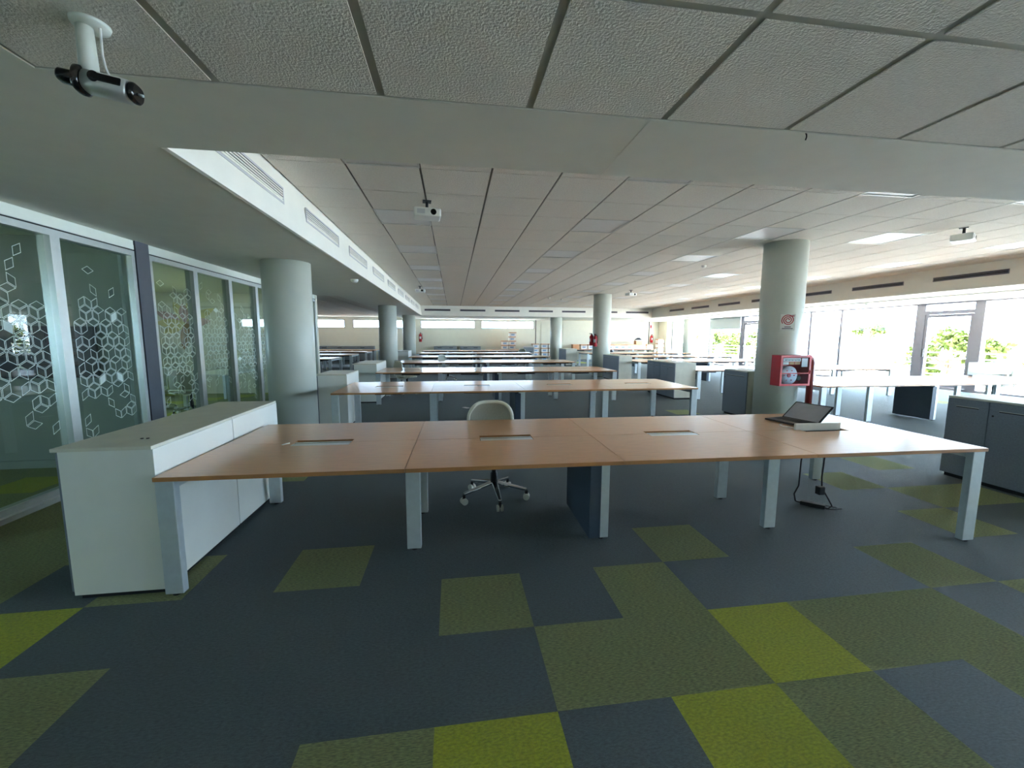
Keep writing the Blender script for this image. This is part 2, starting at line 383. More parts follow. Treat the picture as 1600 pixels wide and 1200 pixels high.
# ================================================================== CEILING THINGS
def ceil_light(lbl):
    t = thing('ceiling_light', lbl, 'ceiling light', group='square recessed ceiling lights')
    s = T/2
    fr = MB('t_bar_white')
    for a in ((-s,s,-s,-s+.02),(-s,s,s-.02,s),(-s,-s+.02,-s+.02,s-.02),(s-.02,s,-s+.02,s-.02)): fr.box(*a,-.002,.03)
    fr.build('frame', t)
    d = MB('diffuser'); d.poly(((-s+.02,-s+.02,.006),(-s+.02,s-.02,.006),(s-.02,s-.02,.006),(s-.02,-s+.02,.006)))
    d.build('diffuser', t, fix=False)
    return t
colname = ['line nearest the left bulkhead','second line from the left','middle line','fourth line from the left','line nearest the windows']
cl0 = None
for ci, i in enumerate(LC):
    for rj, j in enumerate(LR):
        lbl = '%s recessed ceiling light from the front beam, %s' % (ORD[rj], colname[ci])
        loc = (TX0+(i+.5)*T, 1.378+(1+3*j+.5)*T, ZT)
        if cl0 is None: cl0 = ceil_light(lbl); cl0.location = loc
        else: dup(cl0, loc, 0, lbl)
# vents
def vent(lbl, L, hgt, n, frame_m, slat_m, back_m='gap_dark', grp=None, fw_=.02):
    """faces +x locally at x=0, runs along +y"""
    t = thing('air_vent', lbl, 'air vent', group=grp)
    MB(back_m).box(-.002,.002,0,L,0,hgt).build('backing', t)
    f = MB(frame_m); f.box(.002,.014,-fw_,0,-fw_,hgt+fw_).box(.002,.014,L,L+fw_,-fw_,hgt+fw_).box(.002,.014,0,L,-fw_,0).box(.002,.014,0,L,hgt,hgt+fw_)
    f.build('frame', t)
    for q in range(n):
        z = hgt*(q+.5)/n
        MB(slat_m).box(.003,.012,0,L,z-hgt/n*.33,z+hgt/n*.2).build('slat', t)
    return t
v0 = None
for q in range(9):
    lbl = 'white louvred air grille in the left bulkhead, %s from the front beam' % ORD[q]
    loc = (-1.578, 1.72+2.01*q, 2.86)
    if v0 is None: v0 = vent(lbl, 1.34, .12, 5, 'grille_light', 'soffit_white', 'louver_dark', 'air grilles along the left bulkhead'); v0.location = loc
    else: dup(v0, loc, 0, lbl)
for ch in v0.children: pass
v1 = None
for q in range(8):
    lbl = 'dark slot air vent in the window-side bulkhead, %s from the near end' % ORD[q]
    loc = (11.398, 5.59+1.33+2.0*(q-1), 2.87)
    if v1 is None: v1 = vent(lbl, 1.33, .075, 2, 'frame_grey', 'louver_dark', 'gap_dark', 'slot vents along the window-side bulkhead', .012); v1.location = loc; v1.rotation_euler = (0,0,PI)
    else: dup(v1, loc, PI, lbl)
for q in range(7):
    dup(v1, (-1.38+1.87*q, 20.898, 2.885), -PI/2, 'dark slot air vent in the far end bulkhead, %s from the left' % ORD[q], 'slot vents along the far bulkhead').rotation_euler = (0,0,-PI/2)
def detector(loc, lbl, name='smoke_detector', r=.055):
    o = MB('white_plastic').lathe([(.001,-.05*r/.055),(r*.55,-.05*r/.055),(r*.9,-.03*r/.055),(r,-.012),(r,0)], n=20).build(name)
    o.location = loc; return tag(o, lbl, 'smoke detector', 'smoke detectors')
detector((-1.78,6.95,ZL), 'white smoke detector on the low plaster ceiling right of the big left column', r=.07)
detector((5.73,7.31,ZT), 'white smoke detector on the tile ceiling left of the column with the red hose cabinet')
detector((4.05,15.39,ZT), 'white smoke detector left of the middle column, nearer the left of two')
detector((4.72,15.9,ZT), 'white smoke detector on the tile ceiling just left of the middle column')
detector((12.7,9.6,ZL-.03), 'white smoke detector above the glass door by the windows', r=.07)
detector((-2.1,14.2,ZL), 'small white detector under the low left ceiling near the second column', r=.05)
# projectors
def projector(loc, rz, lbl):
    t = thing('projector', lbl, 'projector', loc, rz, 'white projectors hanging from the tile ceiling')
    MB('white_plastic').box(-.16,.16,-.12,.12,-.20,-.10).build('body', t, bevel=.02, seg=3)
    MB('steel_dark').tube(((0,0,0),(0,0,-.11)),.018).box(-.05,.05,-.05,.05,-.012,-.001).build('ceiling_mount', t)
    MB('black_gloss').lathe([(.03,-.125),(.035,-.12),(.035,-.118)],(.07,0,-.15),axis='Y',n=20).build('lens', t)
    MB('grille_light').box(-.12,-.03,-.124,-.12,-.175,-.125).build('vent_grille', t)
    return t
p = projector((-.2,3.75,ZT), .1, 'white projector hanging under the tile ceiling in the left ceiling row near the front beam')
dup(p, (7.55,3.75,ZT), .5, 'white projector hanging from the tile ceiling at the upper right, near the window side')
dup(p, (-.95,12.3,ZT), .0, 'small distant white projector at the end of the left ceiling row')
dup(p, (6.2,12.2,ZT), .3, 'small distant white projector above and right of the middle column')
# near projector / tracker
t = thing('ceiling_camera', 'silver and black camera unit hanging on an arm from the near ceiling, upper left', 'camera', (-1.155,.29,ZL))
MB('alu_white').lathe([(.001,-.012),(.052,-.012),(.056,0)],n=28).build('mounting_plate', t)
MB('alu_white').tube(((-.02,0,-.01),(-.018,0,-.17)),[.024,.028],n=14).build('arm', t)
MB('white_plastic').tube(((.03,0,-.01),(.028,0,-.10),(.034,0,-.14),(.045,0,-.17)),.004,n=8).build('cable', t)
def rounded_bar(x0,x1,hy,hz,m,name,par,n=24,e=2.6):
    b = MB(m); rings=[]
    for x,s_ in ((x0,.82),(x0+.008,1),(x1-.008,1),(x1,.82)):
        ring=[]
        for q in range(n):
            t_=2*PI*q/n; c_,s2=math.cos(t_),math.sin(t_)
            ring.append(b.bm.verts.new((x, hy*s_*abs(c_)**(2/e)*(1 if c_>0 else -1), hz*s_*abs(s2)**(2/e)*(1 if s2>0 else -1))))
        rings.append(ring)
    for a_,b_ in zip(rings,rings[1:]):
        for q in range(n): f=b.bm.faces.new((a_[q],a_[(q+1)%n],b_[(q+1)%n],b_[q])); f.smooth=True
    b.bm.faces.new(rings[0][::-1]); b.bm.faces.new(rings[-1])
    return b.build(name, par)
body = rounded_bar(-.055,.115,.05,.042,'alu','body',t); body.scale=(.80,.85,.85); body.location=(.015,0,-.20); body.rotation_euler=(0,math.radians(8),math.radians(6))
e1 = rounded_bar(-.085,-.053,.056,.052,'black_gloss','end_cap',body)
e2 = rounded_bar(.113,.14,.046,.038,'black_gloss','end_cap',body)
e3 = rounded_bar(-.15,-.084,.032,.026,'black_gloss','lens_hood',body)
MB('black_gloss').lathe([(.001,-.003),(.02,-.003),(.022,.002)],(0,-.05,0.01),axis='Y',n=20).build('sensor_window',body).scale=(1,1,1)
MB('black_gloss').box(0,.10,-.054,-.046,-.004,.026).build('window_strip',body,bevel=.01,seg=3)
MB('alu').tube(((.14,0,.0),(.158,0,-.002)),.006).build('knob',body)
tag(MB('black').tube(((0,0,0),(.006,-.003,-.012),(.004,-.006,-.026),(0,-.005,-.04)),.0035,n=8).build('wire_stub'), 'short black wire end poking out where tiles meet the front beam', 'wire').location=(1.97,.605,ZL+.004)

# ================================================================== COLUMNS
COLS = [(-2.37,5.22,.335,ZL,'large round white column beside the glass partition'),
        (5.80,5.06,.335,ZT,'round white column carrying the red fire hose cabinet'),
        (-2.25,14.0,.32,ZL,'second round column back along the left bulkhead'),
        (5.80,13.85,.34,ZT,'round column in the middle distance with the fire extinguisher'),
        (-2.2,20.75,.33,ZL,'third and farthest round column on the left side'),
        (5.95,21.6,.34,ZL,'far round column near the stacked archive boxes'),
        (13.98,21.2,.36,ZL,'far round column in front of the bright windows')]
for x,y,r,z,l in COLS:
    tz = thing('column', l, 'column', (x,y,0), 0, 'round structural columns')
    MB('column_paint').lathe([(r,0),(r,1.4),(r,z+.02)],n=64).build('shaft', tz)
    MB('t_bar').lathe([(r+.004,0),(r+.004,.02),(r,.024)],n=64).build('base_ring', tz)

# ================================================================== DESKS
MW, DD = 1.4, 1.42
def make_desk(lbl, n=4, open_lid=None, grp=None):
    t = thing('bench_desk', lbl, 'desk', group=grp); g = .0015; th = .025; ym = DD/2
    for k_ in range(n):
        a, c = k_*MW+g, (k_+1)*MW-g; o0, o1 = k_*MW+MW/2-.21, k_*MW+MW/2+.21
        b = MB(['beech','beech_edge'])
        b.prism([(a,0,H-th),(c,0,H-th),(c,ym-g,H-th),(o1,ym-g,H-th),(o1,ym-.08,H-th),(o0,ym-.08,H-th),(o0,ym-g,H-th),(a,ym-g,H-th)],(0,0,th),0,1); b.build('desktop', t)
        b = MB(['beech','beech_edge'])
        b.prism([(a,ym+g,H-th),(o0,ym+g,H-th),(o0,ym+.08,H-th),(o1,ym+.08,H-th),(o1,ym+g,H-th),(c,ym+g,H-th),(c,DD,H-th),(a,DD,H-th)],(0,0,th),0,1); b.build('desktop', t)
        MB('black').box(o0,o1,ym-.08,ym+.08,H-.12,H-.11).box(o0-.004,o0,ym-.08,ym+.08,H-.12,H-th).box(o1,o1+.004,ym-.08,ym+.08,H-.12,H-th).box(o0,o1,ym-.084,ym-.08,H-.12,H-th).box(o0,o1,ym+.08,ym+.084,H-.12,H-th).build('cable_tray', t)
        if open_lid == k_:
            MB('white_plastic').box(o0-.04,o1-.02,ym-.012,ym+.008,H-.01,H+.055).build('cable_flap', t, bevel=.002)
        else:
            MB('flap_silver').box(o0+.004,o1-.004,ym-.078,ym-.012,H-.008,H-.001).build('cable_flap', t)
            MB('flap_silver').box(o0+.004,o1-.004,ym+.012,ym+.036,H-.012,H-.003).build('flap_strip', t)
    def leg(x, y, yy=.05):
        l = MB('leg_silver').box(x-.05,x+.05,y,y+yy,.012,H-th).build('leg', t, bevel=.004)
        MB('black').lathe([(.022,0),(.022,.012)],(x,y+yy/2,0),n=12).build('foot', l)
    for x in (.05, n*MW-.05): leg(x,.015); leg(x,DD-.065)
    for k_ in range(1, n):
        leg(k_*MW,.38); leg(k_*MW,DD-.43)
        MB('steel_dark').box(k_*MW-.02,k_*MW+.02,.43,DD-.43,H-th-.06,H-th-.001).build('cross_rail', t)
    for x in (.05, n*MW-.05): MB('leg_silver').box(x-.03,x+.03,.065,DD-.065,H-th-.06,H-th-.001).build('end_rail', t)
    for y in (.50, DD-.53): MB('steel_dark').box(.08,n*MW-.08,y,y+.03,H-th-.062,H-th-.061+.055).build('long_rail', t)
    if n >= 4:
        MB('riser_navy').box(2*MW-.11,2*MW-.025,.36,DD-.40,.02,H-th-.07).box(2*MW-.045,2*MW-.02,.36,DD-.40,.02,H-th-.07).build('cable_riser', t, bevel=.006)
    return t
GD = 'long wooden bench desks in the left bay'; GR = 'long wooden bench desks in the window bay'
d1 = make_desk('long beech bench desk nearest the camera, with the open laptop on it', 4, 3, GD)
d1.location = (-1.61,1.03,0); d1.rotation_euler = (0,0,math.radians(-1.0))
d2 = make_desk('second long bench desk from the camera, behind the white mesh chair', 4, None, GD)
d2.location = (-1.63,4.53,0)
nm = ['third','fourth','fifth','sixth','seventh and farthest']
LY = [7.85,11.25,14.7,18.2,21.6]
for l_, y in zip(nm, LY): dup(d2, (-1.62,y,0), 0, '%s long bench desk from the camera in the bay along the left bulkhead' % l_, GD)
RY = [(6.20,4.5,'nearest long bench desk of the window bay, behind the hose cabinet column'),(6.02,7.75,'second long bench desk of the window bay, its top lit by the windows'),
      (6.1,11.2,'third long bench desk of the window bay'),(6.3,14.4,'fourth long bench desk of the window bay'),(6.6,17.9,'farthest long bench desk of the window bay, in front of the row of boxes')]
for x, y, l_ in RY: dup(d2, (x,y,0), 0, l_, GR)
LB = [(13.6,'nearest bench desk in the far left area beyond the big column'),(16.8,'second bench desk in the far left area beyond the big column'),(20.2,'third bench desk in the far left area'),(23.0,'farthest bench desk in the far left area under the high windows')]
for q,(y,l_) in enumerate(LB): dup(d2, (-4.15-.06*q-5.6,y,0), 0, l_, 'bench desks in the far left area')
dt = make_desk('back table by the far wall carrying the archive box stacks', 2, None); dt.location=(2.1,23.85,0)
dt2 = make_desk('long wooden table along the far wall carrying the row of archive boxes', 4, None); dt2.location=(7.7,23.9,0)

# ================================================================== CABINETS
def white_cab(lbl, x, y, L, depth=.48, z=.905, grp=None):
    """desk-side storage: aisle side is local -x"""
    t = thing('storage_cabinet', lbl, 'cabinet', (x,y,0), 0, grp)
    b = MB('cab_white'); b.box(0,depth,0,L,.03,z-.02); b.build('body', t, bevel=.002)
    MB('gap_dark').box(.02,depth-.02,.02,L-.02,0,.03).build('plinth', t)
    MB('cab_cream').box(-.03,depth-.004,-.006,L,z-.02,z).build('worktop', t, bevel=.002)
    d = MB('cab_grey').box(-.018,-.001,.01,L/2-.002,.05,z-.03).build('door', t)
    d = MB('cab_grey').box(-.018,-.001,L/2+.002,L-.01,.05,z-.03).build('door', t)
    return t
GW = 'white storage cabinets beside the left-bay desks'
white_cab('white storage cabinet at the left end of the nearest desk, closest to the camera', -2.10, 1.075, .855, grp=GW)
white_cab('white storage cabinet at the left end of the nearest desk, rear one of the pair', -2.10, 1.940, .80, grp=GW)
white_cab('white storage cabinet partly behind the big column at the second desk', -2.10, 5.62, .85, .46, grp=GW).location=(-2.12,5.58,0)
white_cab('white storage cabinet at the left end of the third desk', -2.2, 8.2, 1.35, .5, grp=GW).location=(-2.15,8.2,0)
white_cab('white storage cabinet between the second and third left columns', -2.3, 16.0, 1.3, .6, grp=GW).location=(-2.4,16.4,0)
for x_,l_ in ((-1.80,'left'),(-1.768,'right')):
    tag(MB('black').lathe([(.001,.004),(.008,.004),(.009,0)],n=14).build('furniture_plug'), '%s one of two tiny black plugs on the nearest white cabinet top' % l_, 'plug').location=(x_,1.265,.905)
def dark_cab(lbl, x, y, L, depth=.6, z=.905, grp=None, nd=2, name='storage_cabinet'):
    t = thing(name, lbl, 'cabinet', (x,y,0), 0, grp)
    MB('cab_cream').box(.02,depth,0,L,.04,z-.02).build('body', t, bevel=.002)
    MB('gap_dark').box(.04,depth-.02,.02,L-.02,0,.04).build('plinth', t)
    MB('cab_cream').box(0,depth,0,L,z-.02,z).build('worktop', t, bevel=.002)
    for q in range(nd):
        a, c = L*q/nd+.002, L*(q+1)/nd-.002
        d = MB('cab_grey').box(0,.019,a,c,.045,z-.024).build('door', t, bevel=.0015)
        MB('gap_dark').box(-.002,.001,a+.08,c-.08,z-.115,z-.105).build('pull_slot', d)
        MB('alu').box(-.004,.001,a+.08,c-.08,z-.105,z-.1).build('pull_lip', d)
        if q == 0: MB('black').lathe([(.009,-.003),(.009,.001)],(0,c-.035,z-.16),axis='X',n=12).build('keyhole', d)
    return t
GC = 'grey-fronted storage cabinets of the window bay'
dark_cab('grey-fronted cabinet at the right frame edge, nearest the camera', 5.54, .86, .71, grp=GC)
dark_cab('grey-fronted cabinet at the right, farther one of the nearest pair', 5.54, 1.575, .715, grp=GC)
dark_cab('single grey-fronted cabinet half hidden behind the hose cabinet column', 5.52, 5.42, .67, .55, grp=GC, nd=1)
dark_cab('grey-fronted cabinet with pale side facing us beyond the second desk, front one of its pair', 5.46, 7.85, .72, .56, grp=GC)
dark_cab('grey-fronted cabinet beyond the second desk, rear one of its pair', 5.46, 8.575, .72, .56, grp=GC)
dark_cab('grey-fronted cabinet right of the middle column', 5.62, 11.6, 1.45, .48, grp=GC).location=(5.60,11.65,0)
dark_cab('farthest grey-fronted cabinet, right of the far round column', 5.93, 19.4, 1.4, .62, grp=GC)
for x,w_,l_ in ((-1.13,1.45,'low grey cabinet against the far wall, left one under the high windows'),(.53,1.31,'low grey cabinet against the far wall, right one under the high windows'),(-8.3,.75,'dark low cabinet against the far wall, far left area'),(-7.5,2.7,'long low grey cabinet against the far wall, far left area')):
    t = thing('low_cabinet', l_, 'cabinet', (x,24.95,0), 0, 'low cabinets along the far wall')
    MB('screen_grey').box(0,w_,.02,.5,.04,.91).build('body', t, bevel=.004)
    MB('gap_dark').box(.02,w_-.02,.04,.48,0,.04).build('plinth', t)
    for q in (0,1):
        d = MB('screen_grey').box(w_*q/2+.004,w_*(q+1)/2-.004,0,.018,.05,.9).build('drawer_front', t)
        MB('black').box(w_*(q+.5)/2-.12,w_*(q+.5)/2+.12,-.006,.0,.80,.83).build('handle', d)

# ================================================================== FIRE EQUIPMENT
t = thing('fire_hose_cabinet', 'red glass-fronted fire hose cabinet on the right-hand column', 'fire hose cabinet', (5.39,4.52,.74))
b = MB('red'); W_, D_, H_ = .56, .19, .505
b.box(0,.012,0,D_,0,H_).box(W_-.012,W_,0,D_,0,H_).box(.012,W_-.012,0,D_,0,.012).box(.012,W_-.012,0,D_,H_-.012,H_).box(.012,W_-.012,D_-.012,D_,.012,H_-.012); b.build('case', t)
b = MB('red'); b.box(0,W_,-.014,-.001,0,.035).box(0,W_,-.014,-.001,H_-.035,H_).box(0,.035,-.014,-.001,.035,H_-.035).box(W_-.035,W_,-.014,-.001,.035,H_-.035).box(.035,W_-.035,-.012,-.002,.20,.215)
fr = b.build('door_frame', t, bevel=.002)
MB('glass_box').box(.035,W_-.035,-.009,-.006,.035,H_-.035).build('glass', fr)
MB('red').box(W_-.018,W_-.006,-.03,-.014,.2,.26).build('latch', fr)
rl = MB(['reel_grey','red']); rl.lathe([(.05,-.0),(.155,0),(.155,.012),(.10,.02),(.10,.06),(.155,.068),(.155,.08),(.05,.08)],(.22,.05,.17),0,40,'Y')
rl.lathe([(.03,-.012),(.035,-.005),(.035,.09)],(.22,.05,.17),1,20,'Y')
for q in range(6):
    a_=q*PI/3; rl.box(.22+math.cos(a_)*.09-.008,.22+math.cos(a_)*.09+.008,.036,.049,.17+math.sin(a_)*.09-.008,.17+math.sin(a_)*.09+.008,1)
rl.build('hose_reel', t)
MB('reel_grey').tube([(.22+.12*math.cos(a_),.09,.17+.12*math.sin(a_)) for a_ in [2*PI*q/24 for q in range(25)]],.02,n=8,cap=False).build('hose', t)
MB('black').lathe([(.03,0),(.045,.01),(.045,.05),(.03,.06)],(.42,.06,.12),n=20,axis='Y').build('valve', t)
lb = MB(['paper','text_dark','cardboard']).box(.05,.37,-.005,-.003,H_-.10,H_-.045).box(.05,.15,-.005,-.003,H_-.15,H_-.108,0).box(.165,.25,-.005,-.003,H_-.15,H_-.108,2).box(.265,.36,-.005,-.003,H_-.15,H_-.108,2)
for q in range(9): lb.box(.085+q*.03,.105+q*.03,-.0065,-.005,H_-.085+(q%2)*.006,H_-.066,1)
lb.build('instruction_label', t); MB('paper').box(.39,.50,-.005,-.003,H_-.19,H_-.045).build('inspection_tag', t)
MB('steel_dark').box(.25,.5,D_+.001,D_+.045,.1,.4).build('mounting_bracket', t)
tag(MB('red_dark').tube([(5.975,4.63,1.19),(6.02,4.63,1.2),(6.06,4.63,1.17),(6.075,4.63,1.12),(6.075,4.63,.9),(6.075,4.63,0.0)],.05,n=20).lathe([(.07,0),(.07,.02)],(6.075,4.63,0),n=20).build('fire_pipe'),
    'dark red water pipe rising from the floor into the side of the hose cabinet', 'pipe')
# sign on column
t = thing('fire_sign', 'white square fire hose sign with a red spiral on the right-hand column', 'sign', (5.655,4.735,1.79), math.radians(-24))
MB('white_plastic').box(-.11,.11,-.012,-.006,-.135,.135).build('plate', t, bevel=.004)
sp_ = MB('red')
def arc_strip(b, r, w__, a0, a1, z0, n=24, y=-.0135):
    for q in range(n):
        t0, t1 = a0+(a1-a0)*q/n, a0+(a1-a0)*(q+1)/n
        ra, rb = r(t0), r(t1)
        b.poly([(ra*math.cos(t0),y,z0+ra*math.sin(t0)),((ra+w__)*math.cos(t0),y,z0+(ra+w__)*math.sin(t0)),((rb+w__)*math.cos(t1),y,z0+(rb+w__)*math.sin(t1)),(rb*math.cos(t1),y,z0+rb*math.sin(t1))])
arc_strip(sp_, lambda a: .012+.0046*a, .014, 0, 5.2*PI/1.0, .035, 70)
sp_.build('spiral_symbol', t)
MB('red').box(.02,.09,-.0138,-.013,.095,.11).build('hose_symbol', t)
tx = MB('text_dark')
for q in range(6): tx.box(-.045+q*.016,-.033+q*.016,-.0135,-.0125,-.085,-.07)
for q in range(10): tx.box(-.08+q*.016,-.068+q*.016,-.0135,-.0125,-.112,-.097)
tx.build('lettering', t)
def extinguisher(lbl, loc, rz=0, s=1, sign=False):
    t = thing('fire_extinguisher', lbl, 'fire extinguisher', loc, rz, 'red fire extinguishers'); t.scale = (s,s,s)
    MB('red').lathe([(.001,0),(.065,.0),(.075,.02),(.075,.33),(.06,.38),(.025,.41),(.025,.43)],n=24).build('tank', t)
    MB('black').box(-.02,.02,-.07,.03,.43,.45).box(-.015,.015,-.09,.0,.46,.475).lathe([(.02,.42),(.02,.47)],n=12).build('valve_handle', t)
    MB('black').tube([(.02,0,.44),(.09,0,.40),(.095,0,.25),(.085,0,.12)],[.01,.01,.01,.018],n=8).build('hose', t)
    lm = MB('paper')
    n = 8
    for q in range(n):
        a0, a1 = -PI/2-.6+1.2*q/n, -PI/2-.6+1.2*(q+1)/n
        lm.poly([(.0765*math.cos(a0),.0765*math.sin(a0),.15),(.0765*math.cos(a1),.0765*math.sin(a1),.15),(.0765*math.cos(a1),.0765*math.sin(a1),.27),(.0765*math.cos(a0),.0765*math.sin(a0),.27)])
    lm.build('label', t)
    MB('steel_dark').box(-.02,.02,.073,.10,.2,.36).build('wall_bracket', t)
    return t
extinguisher('red fire extinguisher on the left side of the middle column', (5.455,13.59,1.17), -PI/4)
extinguisher('red fire extinguisher just behind the one on the middle column', (5.375,13.80,1.2), -PI/2+.2)
extinguisher('red fire extinguisher on the far wall among the archive boxes, below a small red sign', (13.72,YB-.10,1.15), 0, 1.2)
extinguisher('red fire extinguisher on the far wall beside the third left column', (-1.98,YB-.10,1.18), 0, 1.25)
tag(MB(['paper','red']).box(-.12,.12,-.01,-.001,-.14,.14).box(-.09,.02,-.014,-.01,-.1,.1,1).build('wall_sign'), 'small red and white sign high on the far wall at right', 'sign').location=(13.72,YB,2.25)

# ================================================================== OFFICE CHAIR
def office_chair(lbl, loc, rz=0, grp='white office chairs'):
    t = thing('office_chair', lbl, 'chair', loc, rz, grp)
    st = thing_part = MB('mesh_grey')
    # seat pad (rounded)
    def pad(b, w_, d_, z0, z1, n=28, e=3.2):
        rings=[]
        for z_, s_ in ((z0,.9),(z0+.012,1),(z1-.015,1),(z1,.93)):
            rings.append([b.bm.verts.new((w_*s_*abs(math.cos(a))**(2/e)*math.copysign(1,math.cos(a)), d_*s_*abs(math.sin(a))**(2/e)*math.copysign(1,math.sin(a)), z_)) for a in [2*PI*q/n for q in range(n)]])
        for A,B in zip(rings,rings[1:]):
            for q in range(n): f=b.bm.faces.new((A[q],A[(q+1)%n],B[(q+1)%n],B[q])); f.smooth=True
        b.bm.faces.new(rings[0][::-1]); b.bm.faces.new(rings[-1])
    pad(st,.24,.23,.43,.48); st.build('seat', t)
    # backrest: curved mesh + frame
    def bp(u, v):  # u -1..1, v 0..1
        hw = .235*(1-.10*v) * (1-.28*max(0,v-.72)**2/.0784*.55)
        x = hw*u; z = .50+.385*v - .05*abs(u)**4*v; y = .255 + .05*(1-u*u) - .02 + .03*math.sin(v*PI*.9) - .0
        return Vector((x,y,z))
    bb = MB('mesh_grey'); nu, nv = 14, 10
    g_ = [[bb.bm.verts.new(bp(-1+2*i/nu, j/nv)) for i in range(nu+1)] for j in range(nv+1)]
    for j in range(nv):
        for i in range(nu): f=bb.bm.faces.new((g_[j][i],g_[j][i+1],g_[j+1][i+1],g_[j+1][i])); f.smooth=True
    br = bb.build('backrest', t); s_=br.modifiers.new('solid','SOLIDIFY'); s_.thickness=.008; s_.offset=0
    path=[bp(-1,j/12) for j in range(13)]+[bp(-1+2*i/16,1) for i in range(1,17)]+[bp(1,1-j/12) for j in range(1,13)]+[bp(1-2*i/16,0) for i in range(1,17)]
    MB('chair_white').tube(path,.017,n=10,cap=False).build('back_frame', t)
    MB('chair_white').tube([(0,.27,.55),(0,.27,.47),(0,.2,.415),(0,.05,.40)],[.022,.025,.025,.03]).build('back_support', t)
    for s2 in (-1,1):
        MB('chair_white').tube([(s2*.15,.2,.42),(s2*.27,.17,.44),(s2*.29,.13,.56),(s2*.29,.08,.66)],[.016,.018,.016,.014]).box(s2*.29-.03,s2*.29+.03,-.12,.11,.66,.68).build('armrest', t, bevel=.004)
    MB('black').lathe([(.035,.14),(.035,.25),(.022,.26),(.022,.40),(.06,.41),(.06,.43)],n=20).build('gas_lift', t)
    for q in range(5):
        a = -PI/2+.04+q*2*PI/5; d = Vector((math.cos(a),math.sin(a),0)); n_=Vector((-d.y,d.x,0))
        arm = MB('chrome')
        pts=[d*.03+n_*.03+Vector((0,0,.145)), d*.03-n_*.03+Vector((0,0,.145)), d*.315-n_*.016+Vector((0,0,.085)), d*.315+n_*.016+Vector((0,0,.085))]
        arm.prism(pts,(0,0,.026)); A=arm.build('base_arm', t, bevel=.008, seg=3)
        cs = MB('black'); c0=d*.31
        cs.box(c0.x-.012,c0.x+.012,c0.y-.012,c0.y+.012,.04,.09).build('caster_fork', A)
        w2 = MB(['chair_white','black'])
        ax = n_
        for s2 in (-1,1):
            cc = c0+ax*s2*.018+Vector((0,0,.03)); m_=Matrix.Translation(cc) @ ax.to_track_quat('Z','Y').to_matrix().to_4x4()
            res=bmesh.ops.create_cone(w2.bm,cap_ends=True,segments=18,radius1=.03,radius2=.03,depth=.02,matrix=m_)
        w2.build('caster', A)
    return t
ch = office_chair('white mesh-backed office chair standing behind the nearest desk', (.46,2.27,0), .03)
dup(ch,(-1.15,9.75,0),2.2,'white office chair tucked by the third desk at its left end','white office chairs in the far rows')
dup(ch,(-.1,12.95,0),1.0,'white office chair behind the fourth left-bay desk','white office chairs in the far rows')
dup(ch,(3.6,20.0,0),-.6,'white office chair behind the sixth desk, near its right end','white office chairs in the far rows')
dup(ch,(9.4,9.6,0),.4,'white office chair behind the second window-bay desk','white office chairs in the window bay')
dup(ch,(12.55,6.3,0),-1.2,'office chair by the right end of the nearest window-bay desk','white office chairs in the window bay')
dup(ch,(-5.95,7.75,0),-1.9,'white chair behind the glass partition at the meeting room table','white office chairs in the meeting room')
dup(ch,(-5.0,7.25,0),PI,'white chair facing the near end of the meeting room table behind glass','white office chairs in the meeting room')
# meeting room table, screen and mural
t = thing('meeting_table', 'pale table behind the glass partition beside a white chair', 'table', (-5.45,7.7,0))
MB('cab_white').box(0,.95,0,1.6,.71,.735).build('tabletop', t, bevel=.003)
for x_ in (.05,.9):
    for y_ in (.05,1.55): MB('leg_silver').box(x_-.03,x_+.03,y_-.03,y_+.03,0,.71).build('leg', t)
t = thing('wall_screen', 'black flat screen on the meeting room wall behind the patterned glass', 'television', (-5.05,3.868,1.05))
MB('black').box(0,1.12,-.06,-.02,0,.58).build('housing', t, bevel=.006); MB('black').box(.02,1.10,-.064,-.061,.02,.56).build('display', t)
MB('steel_dark').box(.4,.7,-.02,-.001,.2,.4).build('wall_mount', t)
t = thing('lily_mural', 'large lily flower picture on the wall behind the glass partition', 'mural', (-6.75,10.295,1.85))
rnd = random.Random(3)
for q,(a,L,m_) in enumerate([(2.75,.75,'lily_pink'),(3.15,.7,'lily_yellow'),(3.6,.6,'lily_yellow'),(2.0,.6,'lily_yellow'),(1.3,.62,'lily_yellow'),(.5,.8,'lily_yellow'),(.1,.6,'lily_pink'),(4.6,.7,'lily_brown'),(5.3,.5,'lily_brown'),(1.65,.5,'lily_pink')]):
    pts=[]; d=(math.cos(a),math.sin(a)); n_=(-d[1],d[0]); N=10
    for s_ in (1,-1):
        for i in range(N+1):
            u=(i if s_==1 else N-i)/N; wv=.11*math.sin(PI*min(1,u*1.0))**.8*s_
            if 0<i<N or s_==1: pts.append((d[0]*L*u+n_[0]*wv, -.004-.0015*q, d[1]*L*u+n_[1]*wv))
    MB(m_).poly(pts).build('petal', t, fix=False)

